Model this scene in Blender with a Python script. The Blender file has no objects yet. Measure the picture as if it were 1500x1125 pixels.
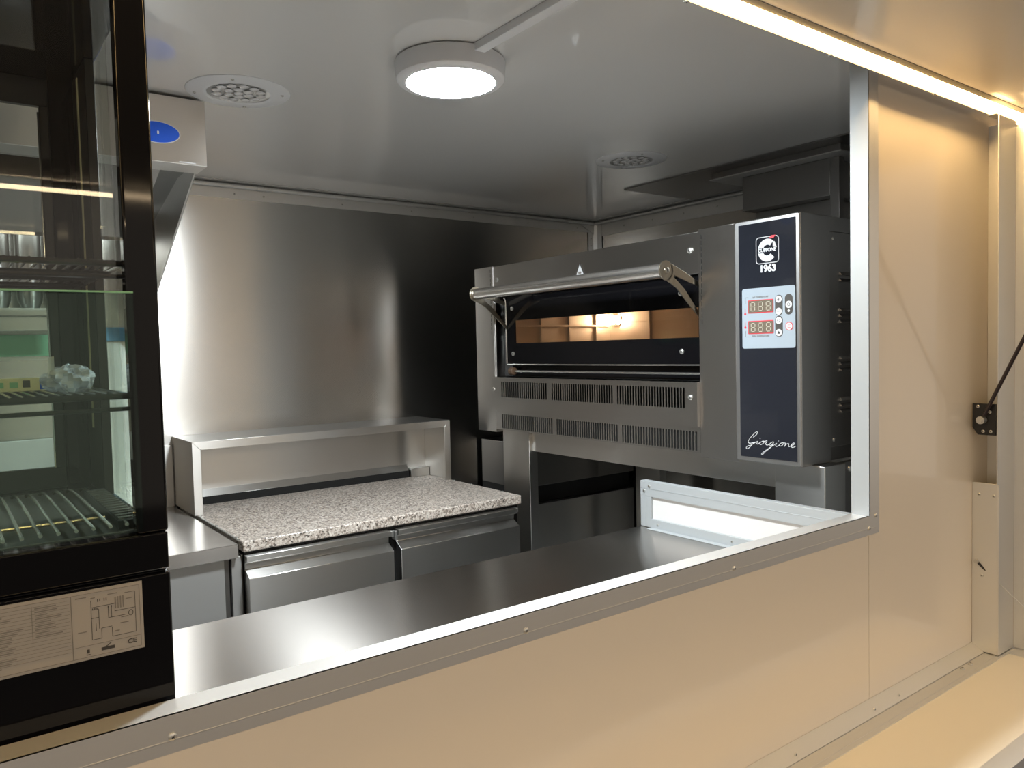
import bpy, math, random
from mathutils import Vector, Matrix
random.seed(7)
sc = bpy.context.scene
COL = sc.collection
OFF = 1.385            # camera height above the floor of the trailer
PI = math.pi

# ------------------------------------------------------------------ materials
MATS = {}
def principled(name, base, rough=.5, metal=0., spec=.5, coat=0., emis=None, estr=0., aniso=0., noise=None, rot=0.):
    m = bpy.data.materials.new(name); m.use_nodes = True
    nt = m.node_tree; b = nt.nodes['Principled BSDF']
    b.inputs['Base Color'].default_value = (*base, 1)
    b.inputs['Roughness'].default_value = rough
    b.inputs['Metallic'].default_value = metal
    b.inputs['Specular IOR Level'].default_value = spec
    b.inputs['Coat Weight'].default_value = coat
    b.inputs['Coat Roughness'].default_value = .04
    if emis:
        b.inputs['Emission Color'].default_value = (*emis, 1); b.inputs['Emission Strength'].default_value = estr
    if aniso:
        b.inputs['Anisotropic'].default_value = aniso
        b.inputs['Anisotropic Rotation'].default_value = rot
        t = nt.nodes.new('ShaderNodeTangent'); t.direction_type = 'UV_MAP'; t.uv_map = 'UVMap'
        nt.links.new(t.outputs[0], b.inputs['Tangent'])
    if noise:   # brushed grain: (scale u, scale v, roughness spread, colour spread)
        su, sv, rs, cs = noise
        uv = nt.nodes.new('ShaderNodeUVMap'); uv.uv_map = 'UVMap'
        mp = nt.nodes.new('ShaderNodeMapping'); mp.inputs['Scale'].default_value = (su, sv, 1)
        nz = nt.nodes.new('ShaderNodeTexNoise'); nz.inputs['Scale'].default_value = 1; nz.inputs['Detail'].default_value = 3
        nt.links.new(uv.outputs[0], mp.inputs[0]); nt.links.new(mp.outputs[0], nz.inputs['Vector'])
        r = nt.nodes.new('ShaderNodeMapRange'); r.inputs['To Min'].default_value = max(.01, rough-rs); r.inputs['To Max'].default_value = rough+rs
        nt.links.new(nz.outputs[0], r.inputs[0]); nt.links.new(r.outputs[0], b.inputs['Roughness'])
        c = nt.nodes.new('ShaderNodeMapRange'); c.inputs['To Min'].default_value = 1-cs; c.inputs['To Max'].default_value = 1+cs
        nt.links.new(nz.outputs[0], c.inputs[0])
        mx = nt.nodes.new('ShaderNodeVectorMath'); mx.operation = 'SCALE'; mx.inputs[0].default_value = base
        nt.links.new(c.outputs[0], mx.inputs['Scale']); nt.links.new(mx.outputs[0], b.inputs['Base Color'])
    MATS[name] = m
    return m
def pane_mat(name, tint, rough=.0, strength=.7):
    m = bpy.data.materials.new(name); m.use_nodes = True
    nt = m.node_tree; nt.nodes.clear()
    o = nt.nodes.new('ShaderNodeOutputMaterial'); mix = nt.nodes.new('ShaderNodeMixShader')
    t = nt.nodes.new('ShaderNodeBsdfTransparent'); t.inputs[0].default_value = (*tint, 1)
    g = nt.nodes.new('ShaderNodeBsdfGlossy'); g.inputs['Roughness'].default_value = rough
    fr = nt.nodes.new('ShaderNodeFresnel')
    ge = nt.nodes.new('ShaderNodeNewGeometry'); mr = nt.nodes.new('ShaderNodeMapRange')
    mr.inputs['To Min'].default_value = 1.5; mr.inputs['To Max'].default_value = 1/1.5     # thin pane: same reflection on both faces
    nt.links.new(ge.outputs['Backfacing'], mr.inputs[0]); nt.links.new(mr.outputs[0], fr.inputs[0])
    ml = nt.nodes.new('ShaderNodeMath'); ml.operation = 'MULTIPLY'; ml.inputs[1].default_value = strength; nt.links.new(fr.outputs[0], ml.inputs[0])
    nt.links.new(ml.outputs[0], mix.inputs[0]); nt.links.new(t.outputs[0], mix.inputs[1]); nt.links.new(g.outputs[0], mix.inputs[2])
    nt.links.new(mix.outputs[0], o.inputs[0]); MATS[name] = m
    return m

principled('steel', (.60, .59, .57), .32, 1, aniso=.85, noise=(6, 500, .012, .02), rot=.25)
principled('steel_counter', (.50, .47, .44), .25, 1, aniso=.9, noise=(8, 700, .01, .03), rot=.25)
principled('steel_wall', (.55, .535, .51), .27, 1, aniso=.9, rot=.25)
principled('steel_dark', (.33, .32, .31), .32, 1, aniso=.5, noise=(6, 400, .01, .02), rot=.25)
principled('steel_oven', (.50, .49, .48), .31, 1, aniso=.85, noise=(6, 500, .006, .012), rot=.25)
principled('floor_grey', (.72, .72, .71), .5, 0, .4)
principled('chrome', (.8, .8, .79), .12, 1)
principled('tube_steel', (.84, .83, .82), .26, 1)
principled('aluminium', (.72, .72, .71), .42, .75, aniso=.3)
principled('aluminium_bright', (.43, .46, .48), .5, .3)
principled('rail_metal', (.22, .20, .17), .5, .3)
principled('bezel_metal', (.40, .40, .40), .35, .9)
principled('panel_grey', (.42, .41, .39), .4, 0, .5)
principled('white_panel', (.66, .66, .66), .38, 0, .5)
principled('ceiling_white', (.84, .84, .83), .22, 0, .5, coat=1)
MATS['ceiling_white'].node_tree.nodes['Principled BSDF'].inputs['Coat IOR'].default_value = 1.7
principled('cream_panel', (.80, .72, .61), .25, 0, .5, coat=.5)
principled('shelf_cream', (.80, .74, .62), .35, 0, .5)
principled('lamp_white', (.80, .81, .83), .4, 0, .5)
principled('black_gloss', (.004, .004, .005), .06, 0, .22)
principled('black_satin', (.012, .012, .013), .35, 0, .5)
principled('black_matt', (.010, .010, .010), .7, 0, .3)
principled('control_black', (.016, .018, .025), .12, 0, .5, coat=.5)
principled('control_plate', (.34, .40, .46), .35, 0, .5)
principled('display_dark', (.16, .13, .10), .2, 0, .5)
principled('segment', (.62, .60, .50), .4)
principled('print_white', (.62, .63, .65), .5)
principled('print_red', (.62, .03, .05), .5)
principled('print_dark', (.05, .045, .04), .6)
principled('print_grey', (.20, .185, .165), .7)
principled('label_paper', (.38, .35, .31), .5)
principled('blue_enamel', (.005, .09, .62), .35)
principled('steel_warm_reflection', (.42, .38, .31), .28, 1)  # steel of the handle arms, warm reflection tinted into the base colour
principled('chamber_steel', (.66, .60, .54), .42, 1)
principled('fire_stone', (.45, .36, .27), .9)
principled('wood_knob', (.10, .06, .035), .5)
principled('zinc', (.62, .62, .60), .35, .9)
principled('rubber', (.015, .015, .015), .6)
principled('plastic_green', (.22, .50, .30), .45)
principled('blue_film', (.12, .35, .60), .4)
principled('cable_steel', (.6, .58, .53), .35, .8)
principled('gas_tube', (.02, .012, .014), .3, 0, .5, coat=.4)
principled('cardboard_cream', (.75, .70, .45), .6)
principled('concrete', (.10, .10, .11), .8)
principled('lamp_on', (1, 1, 1), .5, emis=(.90, .97, 1), estr=320)
principled('hood_lamp_on', (1, 1, 1), .5, emis=(.95, 1, .98), estr=11)
principled('led_on', (1, 1, 1), .5, emis=(1, .65, .27), estr=50)
principled('led_outer_on', (1, 1, 1), .5, emis=(1, .75, .46), estr=25)
principled('bulb_on', (1, .8, .5), .5, emis=(1, .74, .50), estr=150)
principled('lens_clear', (.70, .70, .71), .15, 0, .8, coat=1)
principled('rack_black', (.012, .012, .013), .25, 0, .6, coat=.5)
principled('rack_chrome', (.62, .60, .56), .25, 1)
principled('film_plastic', (.62, .66, .75), .15, 0, .6, coat=1)
MATS['film_plastic'].node_tree.nodes['Principled BSDF'].inputs['Alpha'].default_value = .55
pane_mat('pane_clear', (.93, .95, .94))
pane_mat('pane_green', (.86, .95, .91), strength=.3)
pane_mat('pane_oven', (.92, .88, .82))

def granite():
    m = bpy.data.materials.new('granite'); m.use_nodes = True; nt = m.node_tree; b = nt.nodes['Principled BSDF']
    tc = nt.nodes.new('ShaderNodeTexCoord')
    v = nt.nodes.new('ShaderNodeTexVoronoi'); v.inputs['Scale'].default_value = 230; v.inputs['Randomness'].default_value = 1
    n = nt.nodes.new('ShaderNodeTexNoise'); n.inputs['Scale'].default_value = 120; n.inputs['Detail'].default_value = 5
    nt.links.new(tc.outputs['Object'], v.inputs['Vector']); nt.links.new(tc.outputs['Object'], n.inputs['Vector'])
    sep = nt.nodes.new('ShaderNodeSeparateColor'); nt.links.new(v.outputs['Color'], sep.inputs[0])
    mixv = nt.nodes.new('ShaderNodeMath'); mixv.operation = 'MULTIPLY_ADD'; mixv.inputs[1].default_value = .55
    nt.links.new(sep.outputs[0], mixv.inputs[0])
    sc2 = nt.nodes.new('ShaderNodeMath'); sc2.operation = 'MULTIPLY'; sc2.inputs[1].default_value = .45
    nt.links.new(n.outputs[0], sc2.inputs[0]); nt.links.new(sc2.outputs[0], mixv.inputs[2])
    r = nt.nodes.new('ShaderNodeValToRGB'); e = r.color_ramp.elements
    e[0].position = .22; e[0].color = (.085, .072, .062, 1); e[1].position = .85; e[1].color = (.80, .74, .67, 1)
    for p, c in ((.34, (.30, .25, .21, 1)), (.5, (.54, .46, .40, 1)), (.68, (.66, .60, .54, 1))):
        x = e.new(p); x.color = c
    nt.links.new(mixv.outputs[0], r.inputs[0]); nt.links.new(r.outputs[0], b.inputs['Base Color'])
    b.inputs['Roughness'].default_value = .32
    MATS['granite'] = m
granite()

# ------------------------------------------------------------------ mesh builder
class MB:
    def __init__(self): self.v = []; self.f = []; self.m = []; self.cur = 0; self.names = []
    def mat(self, name):
        if name not in self.names: self.names.append(name)
        self.cur = self.names.index(name); return self
    def add(self, vs, fs):
        o = len(self.v); self.v += [tuple(p) for p in vs]
        for f in fs: self.f.append([i+o for i in f]); self.m.append(self.cur)
        return self
    def box(self, x0, x1, y0, y1, z0, z1):
        x0, x1 = sorted((x0, x1)); y0, y1 = sorted((y0, y1)); z0, z1 = sorted((z0, z1))
        return self.add([(x0,y0,z0),(x1,y0,z0),(x1,y1,z0),(x0,y1,z0),(x0,y0,z1),(x1,y0,z1),(x1,y1,z1),(x0,y1,z1)],
                 [(0,3,2,1),(4,5,6,7),(0,1,5,4),(1,2,6,5),(2,3,7,6),(3,0,4,7)])
    def prism(self, axis, poly, a, b):
        """poly: 2D points in the plane normal to axis (x: (y,z), y: (x,z), z: (x,y))"""
        def P(p, t):
            return {'x': (t, p[0], p[1]), 'y': (p[0], t, p[1]), 'z': (p[0], p[1], t)}[axis]
        n = len(poly); area = sum(poly[i][0]*poly[(i+1)%n][1]-poly[(i+1)%n][0]*poly[i][1] for i in range(n))
        poly = list(poly)
        flip = (area < 0) != (axis == 'y')
        if flip: poly.reverse()
        a, b = min(a, b), max(a, b)
        vs = [P(p, a) for p in poly]+[P(p, b) for p in poly]
        fs = [tuple(range(n-1, -1, -1)), tuple(range(n, 2*n))]+[(i, (i+1) % n, n+(i+1) % n, n+i) for i in range(n)]
        return self.add(vs, fs)
    def frust(self, p0, p1, r0, r1, n=24, caps=True):
        p0 = Vector(p0); p1 = Vector(p1); d = (p1-p0).normalized()
        u = d.orthogonal().normalized(); w = d.cross(u)
        vs = []
        for p, r in ((p0, r0), (p1, r1)):
            for i in range(n):
                a = 2*PI*i/n; vs.append(p+u*(math.cos(a)*r)+w*(math.sin(a)*r))
        fs = [(i, (i+1) % n, n+(i+1) % n, n+i) for i in range(n)]
        if caps: fs += [tuple(range(n-1, -1, -1)), tuple(range(n, 2*n))]
        return self.add(vs, fs)
    def cyl(self, p0, p1, r, n=24): return self.frust(p0, p1, r, r, n)
    def lathe(self, c, prof, n=64):
        """prof: list of (radius, z) around a vertical axis at c"""
        vs = []; fs = []
        k = len(prof)
        for i in range(n):
            a = 2*PI*i/n
            for r, z in prof: vs.append((c[0]+math.cos(a)*r, c[1]+math.sin(a)*r, c[2]+z))
        for i in range(n):
            j = (i+1) % n
            for q in range(k-1): fs.append((i*k+q, j*k+q, j*k+q+1, i*k+q+1))
        return self.add(vs, fs)
    def tube(self, pts, r, n=8, closed=False):
        pts = [Vector(p) for p in pts]; rings = []; m = len(pts); prev = None
        for i, p in enumerate(pts):
            if closed: d = pts[(i+1) % m]-pts[i-1]
            else: d = pts[min(i+1, m-1)]-pts[max(i-1, 0)]
            d.normalize()
            u = d.orthogonal().normalized() if prev is None else (prev-d*prev.dot(d)).normalized()
            prev = u; w = d.cross(u)
            rings.append([p+u*(math.cos(2*PI*k/n)*r)+w*(math.sin(2*PI*k/n)*r) for k in range(n)])
        vs = [q for R in rings for q in R]; fs = []
        for i in range(m if closed else m-1):
            j = (i+1) % m
            for k in range(n): fs.append((i*n+k, i*n+(k+1) % n, j*n+(k+1) % n, j*n+k))
        if not closed: fs += [tuple(range(n-1, -1, -1)), tuple(range((m-1)*n, m*n))]
        return self.add(vs, fs)
    def ball(self, c, r, nu=16, nv=10, sq=(1, 1, 1), jit=0):
        vs = []; fs = []
        for j in range(nv+1):
            t = PI*j/nv
            for i in range(nu):
                a = 2*PI*i/nu; k = 1+(random.uniform(-jit, jit) if 0 < j < nv else 0)
                vs.append((c[0]+r*sq[0]*k*math.sin(t)*math.cos(a), c[1]+r*sq[1]*k*math.sin(t)*math.sin(a), c[2]+r*sq[2]*k*math.cos(t)))
        for j in range(nv):
            for i in range(nu):
                fs.append((j*nu+i, (j+1)*nu+i, (j+1)*nu+(i+1) % nu, j*nu+(i+1) % nu))
        return self.add(vs, fs)
    def build(self, name, mat=None, parent=None, bevel=0., smooth=True, base=None):
        base = Vector(base) if base is not None else (BASE[parent.name] if parent is not None else Vector((0, 0, 0)))
        me = bpy.data.meshes.new(name)
        me.from_pydata([tuple(Vector(p)+Vector((0, 0, OFF))-base) for p in self.v], [], self.f)
        names = self.names or [mat]
        for nme in names: me.materials.append(MATS[nme])
        me.update()
        for p, mi in zip(me.polygons, self.m): p.material_index = mi
        uv = me.uv_layers.new(name='UVMap')
        for p in me.polygons:
            nx, ny, nz = (abs(c) for c in p.normal)
            for li in p.loop_indices:
                c = me.vertices[me.loops[li].vertex_index].co
                if nz >= nx and nz >= ny: t = (c.x, c.y)
                elif nx >= ny: t = (c.y, c.z)
                else: t = (c.x, c.z)
                uv.data[li].uv = t
        if smooth:
            me.polygons.foreach_set('use_smooth', [True]*len(me.polygons))
            me.set_sharp_from_angle(angle=math.radians(32))
        o = bpy.data.objects.new(name, me); COL.objects.link(o)
        if parent is not None: o.parent = parent
        else: o.location = base
        BASE[o.name] = base
        if bevel:
            md = o.modifiers.new('Bevel', 'BEVEL'); md.width = bevel; md.segments = 2; md.limit_method = 'ANGLE'; md.angle_limit = math.radians(40)
            md.harden_normals = False
        return o
BASE = {}
def thing(name, label, cat, loc, group=None, kind=None):
    o = bpy.data.objects.new(name, None); COL.objects.link(o); o.empty_display_size = .05
    o.location = (loc[0], loc[1], loc[2]+OFF); BASE[o.name] = Vector(o.location)
    if kind: o['kind'] = kind
    if label: o['label'] = label
    if cat: o['category'] = cat
    if group: o['group'] = group
    return o
def tag(o, label, cat, group=None):
    o['label'] = label; o['category'] = cat
    if group: o['group'] = group
    return o
def struct(name, mb, mat, label=None, bevel=0.):
    o = mb.build(name, mat, None, bevel); o['kind'] = 'structure'
    return o
def box(*a): return MB().box(*a)

SCREW = {}
def screw(parent, p, n, r=.0045, name='screw', mat='zinc'):
    """a pan head screw with a cross recess, n = outward axis as a string like '-y'"""
    key = (n, round(r, 5), mat)
    if key not in SCREW:
        d = Vector({'x': (1, 0, 0), 'y': (0, 1, 0), 'z': (0, 0, 1)}[n[1]]) * (1 if n[0] == '+' else -1)
        mb = MB().mat(mat)
        z = Vector((0, 0, -OFF))
        mb.frust(z, z+d*r*.35, r, r*.92, 16); mb.frust(z+d*r*.35, z+d*r*.6, r*.92, r*.5, 16)
        u = d.orthogonal().normalized(); w = d.cross(u); mb.mat('black_matt')
        for a, b in ((u, w), (w, u)):
            c = [z+d*r*.62+a*(s*r*.45)+b*(t*r*.10) for s, t in ((-1, -1), (1, -1), (1, 1), (-1, 1))]
            mb.add(c, [(0, 1, 2, 3)])
        o = mb.build('screw_source', None, None, base=(0, 0, 0)); SCREW[key] = o.data; bpy.data.objects.remove(o)
        o = None
    o = bpy.data.objects.new(name, SCREW[key]); COL.objects.link(o); o.parent = parent
    o.location = Vector((p[0], p[1], p[2]+OFF))-BASE[parent.name]
    return o

def text_obj(name, s, mat, parent, p, size, dirx, diry, depth=.0004, bold=0., shear=0., sx=1., align='CENTER'):
    c = bpy.data.curves.new(name, 'FONT'); c.body = s; c.size = size; c.extrude = depth; c.align_x = align; c.align_y = 'CENTER'
    c.offset = bold; c.shear = shear; c.resolution_u = 4
    t = bpy.data.objects.new(name, c); COL.objects.link(t)
    dg = bpy.context.evaluated_depsgraph_get(); me = bpy.data.meshes.new_from_object(t.evaluated_get(dg))
    bpy.data.objects.remove(t)
    X = Vector(dirx); Y = Vector(diry); Z = X.cross(Y)
    M = Matrix((X*sx, Y, Z)).transposed().to_4x4(); me.transform(M)
    me.materials.clear(); me.materials.append(MATS[mat])
    o = bpy.data.objects.new(name, me); COL.objects.link(o); o.parent = parent
    o.location = Vector((p[0], p[1], p[2]+OFF))-BASE[parent.name]
    return o

def smooth_path(pts, k=5):
    pts = [Vector(p) for p in pts]; out = []
    for i in range(len(pts)-1):
        p0 = pts[max(i-1, 0)]; p1 = pts[i]; p2 = pts[i+1]; p3 = pts[min(i+2, len(pts)-1)]
        for j in range(k):
            t = j/k
            out.append(.5*((2*p1)+(p2-p0)*t+(2*p0-5*p1+4*p2-p3)*t*t+(3*p1-p0-3*p2+p3)*t**3))
    out.append(pts[-1]); return out
def rrect(x0, x1, y0, y1, r, n=5):
    out = []
    for cx, cy, a0 in ((x1-r, y1-r, 0), (x0+r, y1-r, 90), (x0+r, y0+r, 180), (x1-r, y0+r, 270)):
        for i in range(n+1):
            a = math.radians(a0+90*i/n); out.append((cx+math.cos(a)*r, cy+math.sin(a)*r))
    return out

# ------------------------------------------------------------------ key dimensions (metres, heights relative to the camera)
WY = .862; WI = .897           # outside and inside of the serving side wall
BY = 2.80                      # back wall
RX = 2.62                      # right wall
LX = -1.70
CZ = .61                       # ceiling
FZ = -1.385                    # floor
SILL = -.377

# ------------------------------------------------------------------ the setting
struct('ground', box(-9, 11, -9, 9, -1.96, -1.935), 'concrete')
struct('floor', box(LX, RX, WI, BY, FZ-.04, FZ), 'floor_grey')
struct('ceiling', box(LX-.05, RX+.05, WY, BY+.05, CZ, CZ+.05), 'ceiling_white')
struct('wall_back', box(LX-.05, RX+.05, BY, BY+.05, FZ-.04, CZ-.0002), 'steel_wall')
struct('wall_right', box(RX, RX+.05, WI, BY, FZ-.04, CZ-.0002), 'steel_wall')
struct('wall_left', box(LX-.05, LX, WI, BY, FZ-.04, CZ-.0002), 'steel_wall')
f = MB().mat('cream_panel')
f.box(LX-.05, 1.5893, WY, WI-.004, FZ-.04, -.381)
f.box(1.5907, 2.60, WY, WI-.004, FZ-.04, -.381)
f.box(1.5885, 1.5915, WY+.004, WI-.006, FZ-.04, -.381)
f.box(1.588, 2.60, WY, WI-.004, -.381, .602)
f.box(LX-.05, 2.60, WY, WI-.004, .602, CZ-.0005)
f.mat('panel_grey')
f.box(LX, RX, WI-.004, WI-.0002, FZ, -.511)
f.box(1.5885, RX, WI-.004, WI-.0002, -.511, CZ-.001)
struct('wall_front', f, None)
# trailer side below the wall
struct('trim_1', box(LX-.05, 2.62, WY+.01, WI, -1.75, FZ-.042), 'aluminium')

# serving hatch frame
win = thing('window_1', None, None, (0, WY, SILL-.05), kind='structure')
s = MB().mat('aluminium')
s.prism('x', [(.858, -.377), (.897, -.377), (.897, -.3805), (.8585, -.3805)], LX, 1.585)
s.prism('y', [(LX, -.377), (1.585, -.377), (1.6122, -.4042), (LX, -.4042)], .858, WY-.0005)
s.prism('y', [(LX, -.4042), (1.6122, -.4042), (1.613, -.405), (LX, -.405)], .8596, WY-.0005)
s.prism('y', [(LX, -.405), (1.613, -.405), (1.6262, -.4182), (LX, -.4182)], .8584, WY-.0005)
s.prism('y', [(LX, -.4035), (1.6115, -.4035), (1.6122, -.4042), (LX, -.4042)], .8574, .858)
s.build('window_sill', None, win)
s = MB().mat('aluminium')
s.prism('y', [(1.5855, -.3775), (1.5855, .60), (1.6127, .60), (1.6127, -.4047)], .858, WY-.0005)
s.prism('y', [(1.6135, -.4055), (1.6135, .60), (1.627, .60), (1.627, -.4185)], .8584, WY-.0005)
s.mat('aluminium_bright'); s.box(1.585, 1.588, .858, .898, -.3768, .60)
s.build('window_post', None, win)
for x, z in ((.182, -.4), (.654, -.4005), (1.124, -.4015), (1.584, -.403)): screw(win, (x, .8580, z), '-y', .0045)
screw(win, (1.611, .858, -.379), '-y', .0045)

# trims of the room: ceiling angle and conduit bead along the back and right wall, corner post
def trim(n, mb, mat, screws=()):
    t = mb.build('trim_%d' % n, mat, None, .0006); t['kind'] = 'structure'
    for p, d in screws: screw(t, p, d, .004, mat='zinc')
    return t
t = MB().mat('aluminium'); t.box(LX, RX, BY-.003, BY-.0003, CZ-.055, CZ-.004); t.box(LX, RX, BY-.045, BY-.003, CZ-.0025, CZ-.0003)
trim(2, t, None, [((x, BY-.003, CZ-.038), '-y') for x in (.878, .983, 1.289, 1.593, 1.90, 2.20, 2.50)])
t = MB().mat('aluminium'); t.tube([(LX, BY-.014, CZ-.013), (RX-.02, BY-.014, CZ-.013)], .008, 12)
for x in (.966, 1.275, 1.576, 1.88, 2.18, 2.44): t.tube([(x-.012, BY-.014, CZ-.013), (x+.012, BY-.014, CZ-.013)], .0098, 12)
trim(3, t, None)
t = MB().mat('aluminium'); t.box(RX-.003, RX-.0003, WI, BY-.003, CZ-.075, CZ-.004); t.box(RX-.045, RX-.003, WI, BY-.045, CZ-.0025, CZ-.0003)
trim(4, t, None, [((RX-.003, y, CZ-.045), '-x') for y in (2.6, 2.42, 2.24, 2.06)])
t = MB().mat('aluminium'); t.tube([(RX-.014, WI, CZ-.013), (RX-.014, BY-.02, CZ-.013)], .008, 12)
trim(5, t, None)
t = MB().mat('aluminium'); t.box(RX-.050, RX-.0032, BY-.006, BY-.0032, FZ, CZ-.02); t.box(RX-.006, RX-.0032, BY-.050, BY-.006, FZ, CZ-.02)
t.prism('z', [(RX-.004, BY-.004), (RX-.022, BY-.004), (RX-.004, BY-.022)], FZ, CZ-.02)
t.prism('y', [(RX-.10, CZ-.02), (RX-.01, CZ-.02), (RX-.01, CZ-.07), (RX-.055, CZ-.045)], BY-.009, BY-.0065)
trim(6, t, None, [((RX-.035, BY-.006, CZ-.085), '-y'), ((RX-.035, BY-.006, CZ-.12), '-y')])

# right jamb of the outside wall
t = MB().mat('aluminium')
t.box(2.090, 2.0935, .803, WY-.0005, -.795, -.365)
t.box(2.090, 2.18, .800, .803, -.795, -.365)
t.box(2.082, 2.18, .800, .803, -.365, .535)
t.box(2.176, 2.18, .803, WY-.0005, -.795, .535)
t.box(2.070, 2.18, .803, .8225, .5355, .5380)  # added strip, keeps LED light out of the jamb recess
jamb = trim(7, t, None, [((2.090, .845, -.395), '-x'), ((2.090, .812, -.395), '-x'), ((2.090, .838, -.60), '-x')])
t = MB().mat('aluminium'); t.box(2.181, 2.25, .735, .80, -.795, .52); t.box(2.176, 2.181, .735, .742, -.795, .52)
door_edge = trim(8, t, None, [((2.181, .765, z), '-x') for z in (.30, .16, .10, -.10, -.15, -.19, -.42, -.60)])
# sloped bead between wall and serving shelf
t = MB().mat('aluminium'); t.prism('x', [(WY-.0005, -.778), (WY-.0005, -.796), (.832, -.796)], LX, 2.09)
trim(9, t, None, [((x, .842, -.789), '-y') for x in (1.283, 1.574, 1.678, .95, .6)])

# ------------------------------------------------------------------ serving shelf folded down from the wall
sh = thing('serving_shelf', 'long cream folding shelf with aluminium frame under the hatch', 'shelf', (.3, .72, -.827))
s = MB().mat('aluminium')
X0, X1 = LX, 2.185
s.box(X0, X1, .7935, .8315, -.827, -.797); s.box(X0, X1, .8315, WY-.001, -.827, -.7968)
s.box(X0, X1, .573, .611, -.827, -.797); s.box(2.133, X1, .611, .7935, -.827, -.797)
s.box(X0, 2.133, .8045, .8058, -.797, -.7962)
s.build('frame', None, sh, .0008)
box(X0, 2.133, .611, .7935, -.822, -.799).build('panel', 'shelf_cream', sh)
for x in (1.947, 1.990): screw(sh, (x, .823, -.7968), '+z', .006, 'bolt')

# stay cable of the shelf
cb = MB().mat('cable_steel')
A = Vector((2.088, .850, -.566)); B = Vector((2.150, .60, -.793))
cpts = [A.lerp(B, i/12)+Vector((0, 0, -.010*math.sin(PI*i/12))) for i in range(13)]
cb.tube(cpts, .0013, 6)
cb.mat('rubber').tube(cpts[:3], .0032, 8)
cb.mat('zinc').cyl((2.084, .850, -.566), (2.0895, .850, -.566), .0055, 12)
tag(cb.build('stay_cable', None, None, base=(2.15, .6, -.797+OFF)), 'thin steel stay cable with black sleeve holding the serving shelf', 'cable')

# ------------------------------------------------------------------ raised hatch flap with its LED rails
fl = thing('hatch_flap', 'raised cream hatch flap above the serving opening', 'flap', (.3, .79, .55))
ang = (.560-.455)/(.79+.56)
def flapz(y): return .560-(.79-y)*ang
MB().prism('x', [(.782, flapz(.782)), (-.52, flapz(-.52)), (-.52, flapz(-.52)+.03), (.782, flapz(.782)+.03)], LX, 2.45).build('panel', 'cream_panel', fl)
r = MB().mat('rail_metal')
r.prism('x', [(.8195, .539), (.8230, .541), (.8230, .595), (.782, .595), (.782, .5585), (.7985, .5575), (.7985, .5600), (.8195, .5600)], LX, 2.45)
r.build('rail', None, fl)
MB().prism('x', [(-.52, .448), (-.56, .448), (-.56, .49), (-.52, .49)], LX, 2.45).build('edge_profile', 'aluminium', fl)
for x in (.973, 1.382, 1.794, 2.194): screw(fl, (x, .8212, .5398), '-z', .0048)
led = MB().prism('x', [(.8185, .5565), (.7995, .5565), (.7995, .5595), (.8185, .5595)], LX+.02, 2.42)
tag(led.build('led_strip', 'led_on', None, base=(.3, .81, .545+OFF)), 'glowing warm white light strip along the hinge rail of the raised flap', 'light strip')
led = MB().prism('x', [(-.526, .448), (-.554, .448), (-.550, .441), (-.530, .441)], LX+.02, 2.42)
tag(led.build('led_strip', 'led_outer_on', None, base=(.3, -.54, .441+OFF)), 'warm light strip on the outer edge of the raised flap', 'light strip')

# gas strut and its bracket
gs = thing('gas_strut', 'black gas strut reaching up from the bracket at right jamb', 'strut', (2.07, .832, -.205))
a = Vector((2.070, .832, -.205)); b = Vector((2.070, .740, -.004)); d = (b-a).normalized()
MB().tube([a+d*.012, a+d*.36], .0045, 12).build('rod', 'gas_tube', gs)
MB().tube([a+d*.34, a+d*.70], .0095, 14).build('cylinder', 'gas_tube', gs)
e = MB().mat('zinc'); e.cyl((2.060, .832, -.205), (2.078, .832, -.205), .0095, 18); e.cyl((2.056, .832, -.205), (2.060, .832, -.205), .0055, 14)
e.build('ball_socket', None, gs)
br = thing('strut_bracket', 'small black bolted bracket on the right jamb under the strut', 'bracket', (2.085, .83, -.23))
MB().prism('x', [(.858, -.165), (.805, -.165), (.805, -.243), (.846, -.243), (.858, -.225)], 2.0810, 2.0885).build('plate', 'black_satin', br, .001)
MB().cyl((2.0775, .832, -.205), (2.083, .832, -.205), .006, 12).build('stud', 'zinc', br)
for y, z in ((.845, -.172), (.818, -.185), (.833, -.234), (.816, -.234)): screw(br, (2.081, y, z), '-x', .0042, 'bolt')

# ------------------------------------------------------------------ counter inside the hatch, with its raised side board
ct = thing('serving_counter', 'long brushed steel counter inside the hatch opening', 'counter', (.2, 1.2, -.55))
s = MB().mat('steel_counter'); s.box(LX+.01, 1.5655, WI+.0005, 1.510, -.512, -.506); s.box(LX+.01, 1.5655, 1.504, 1.510, -.545, -.512)
s.build('countertop', None, ct, .001)
box(LX+.01, 1.56, WI+.002, 1.50, -.532, -.5125).build('underlay', 'white_panel', ct)
for x in (-.6, .5, 1.5): box(x-.02, x+.02, 1.44, 1.48, FZ, -.5325).build('leg', 'aluminium', ct, .001)

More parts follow.
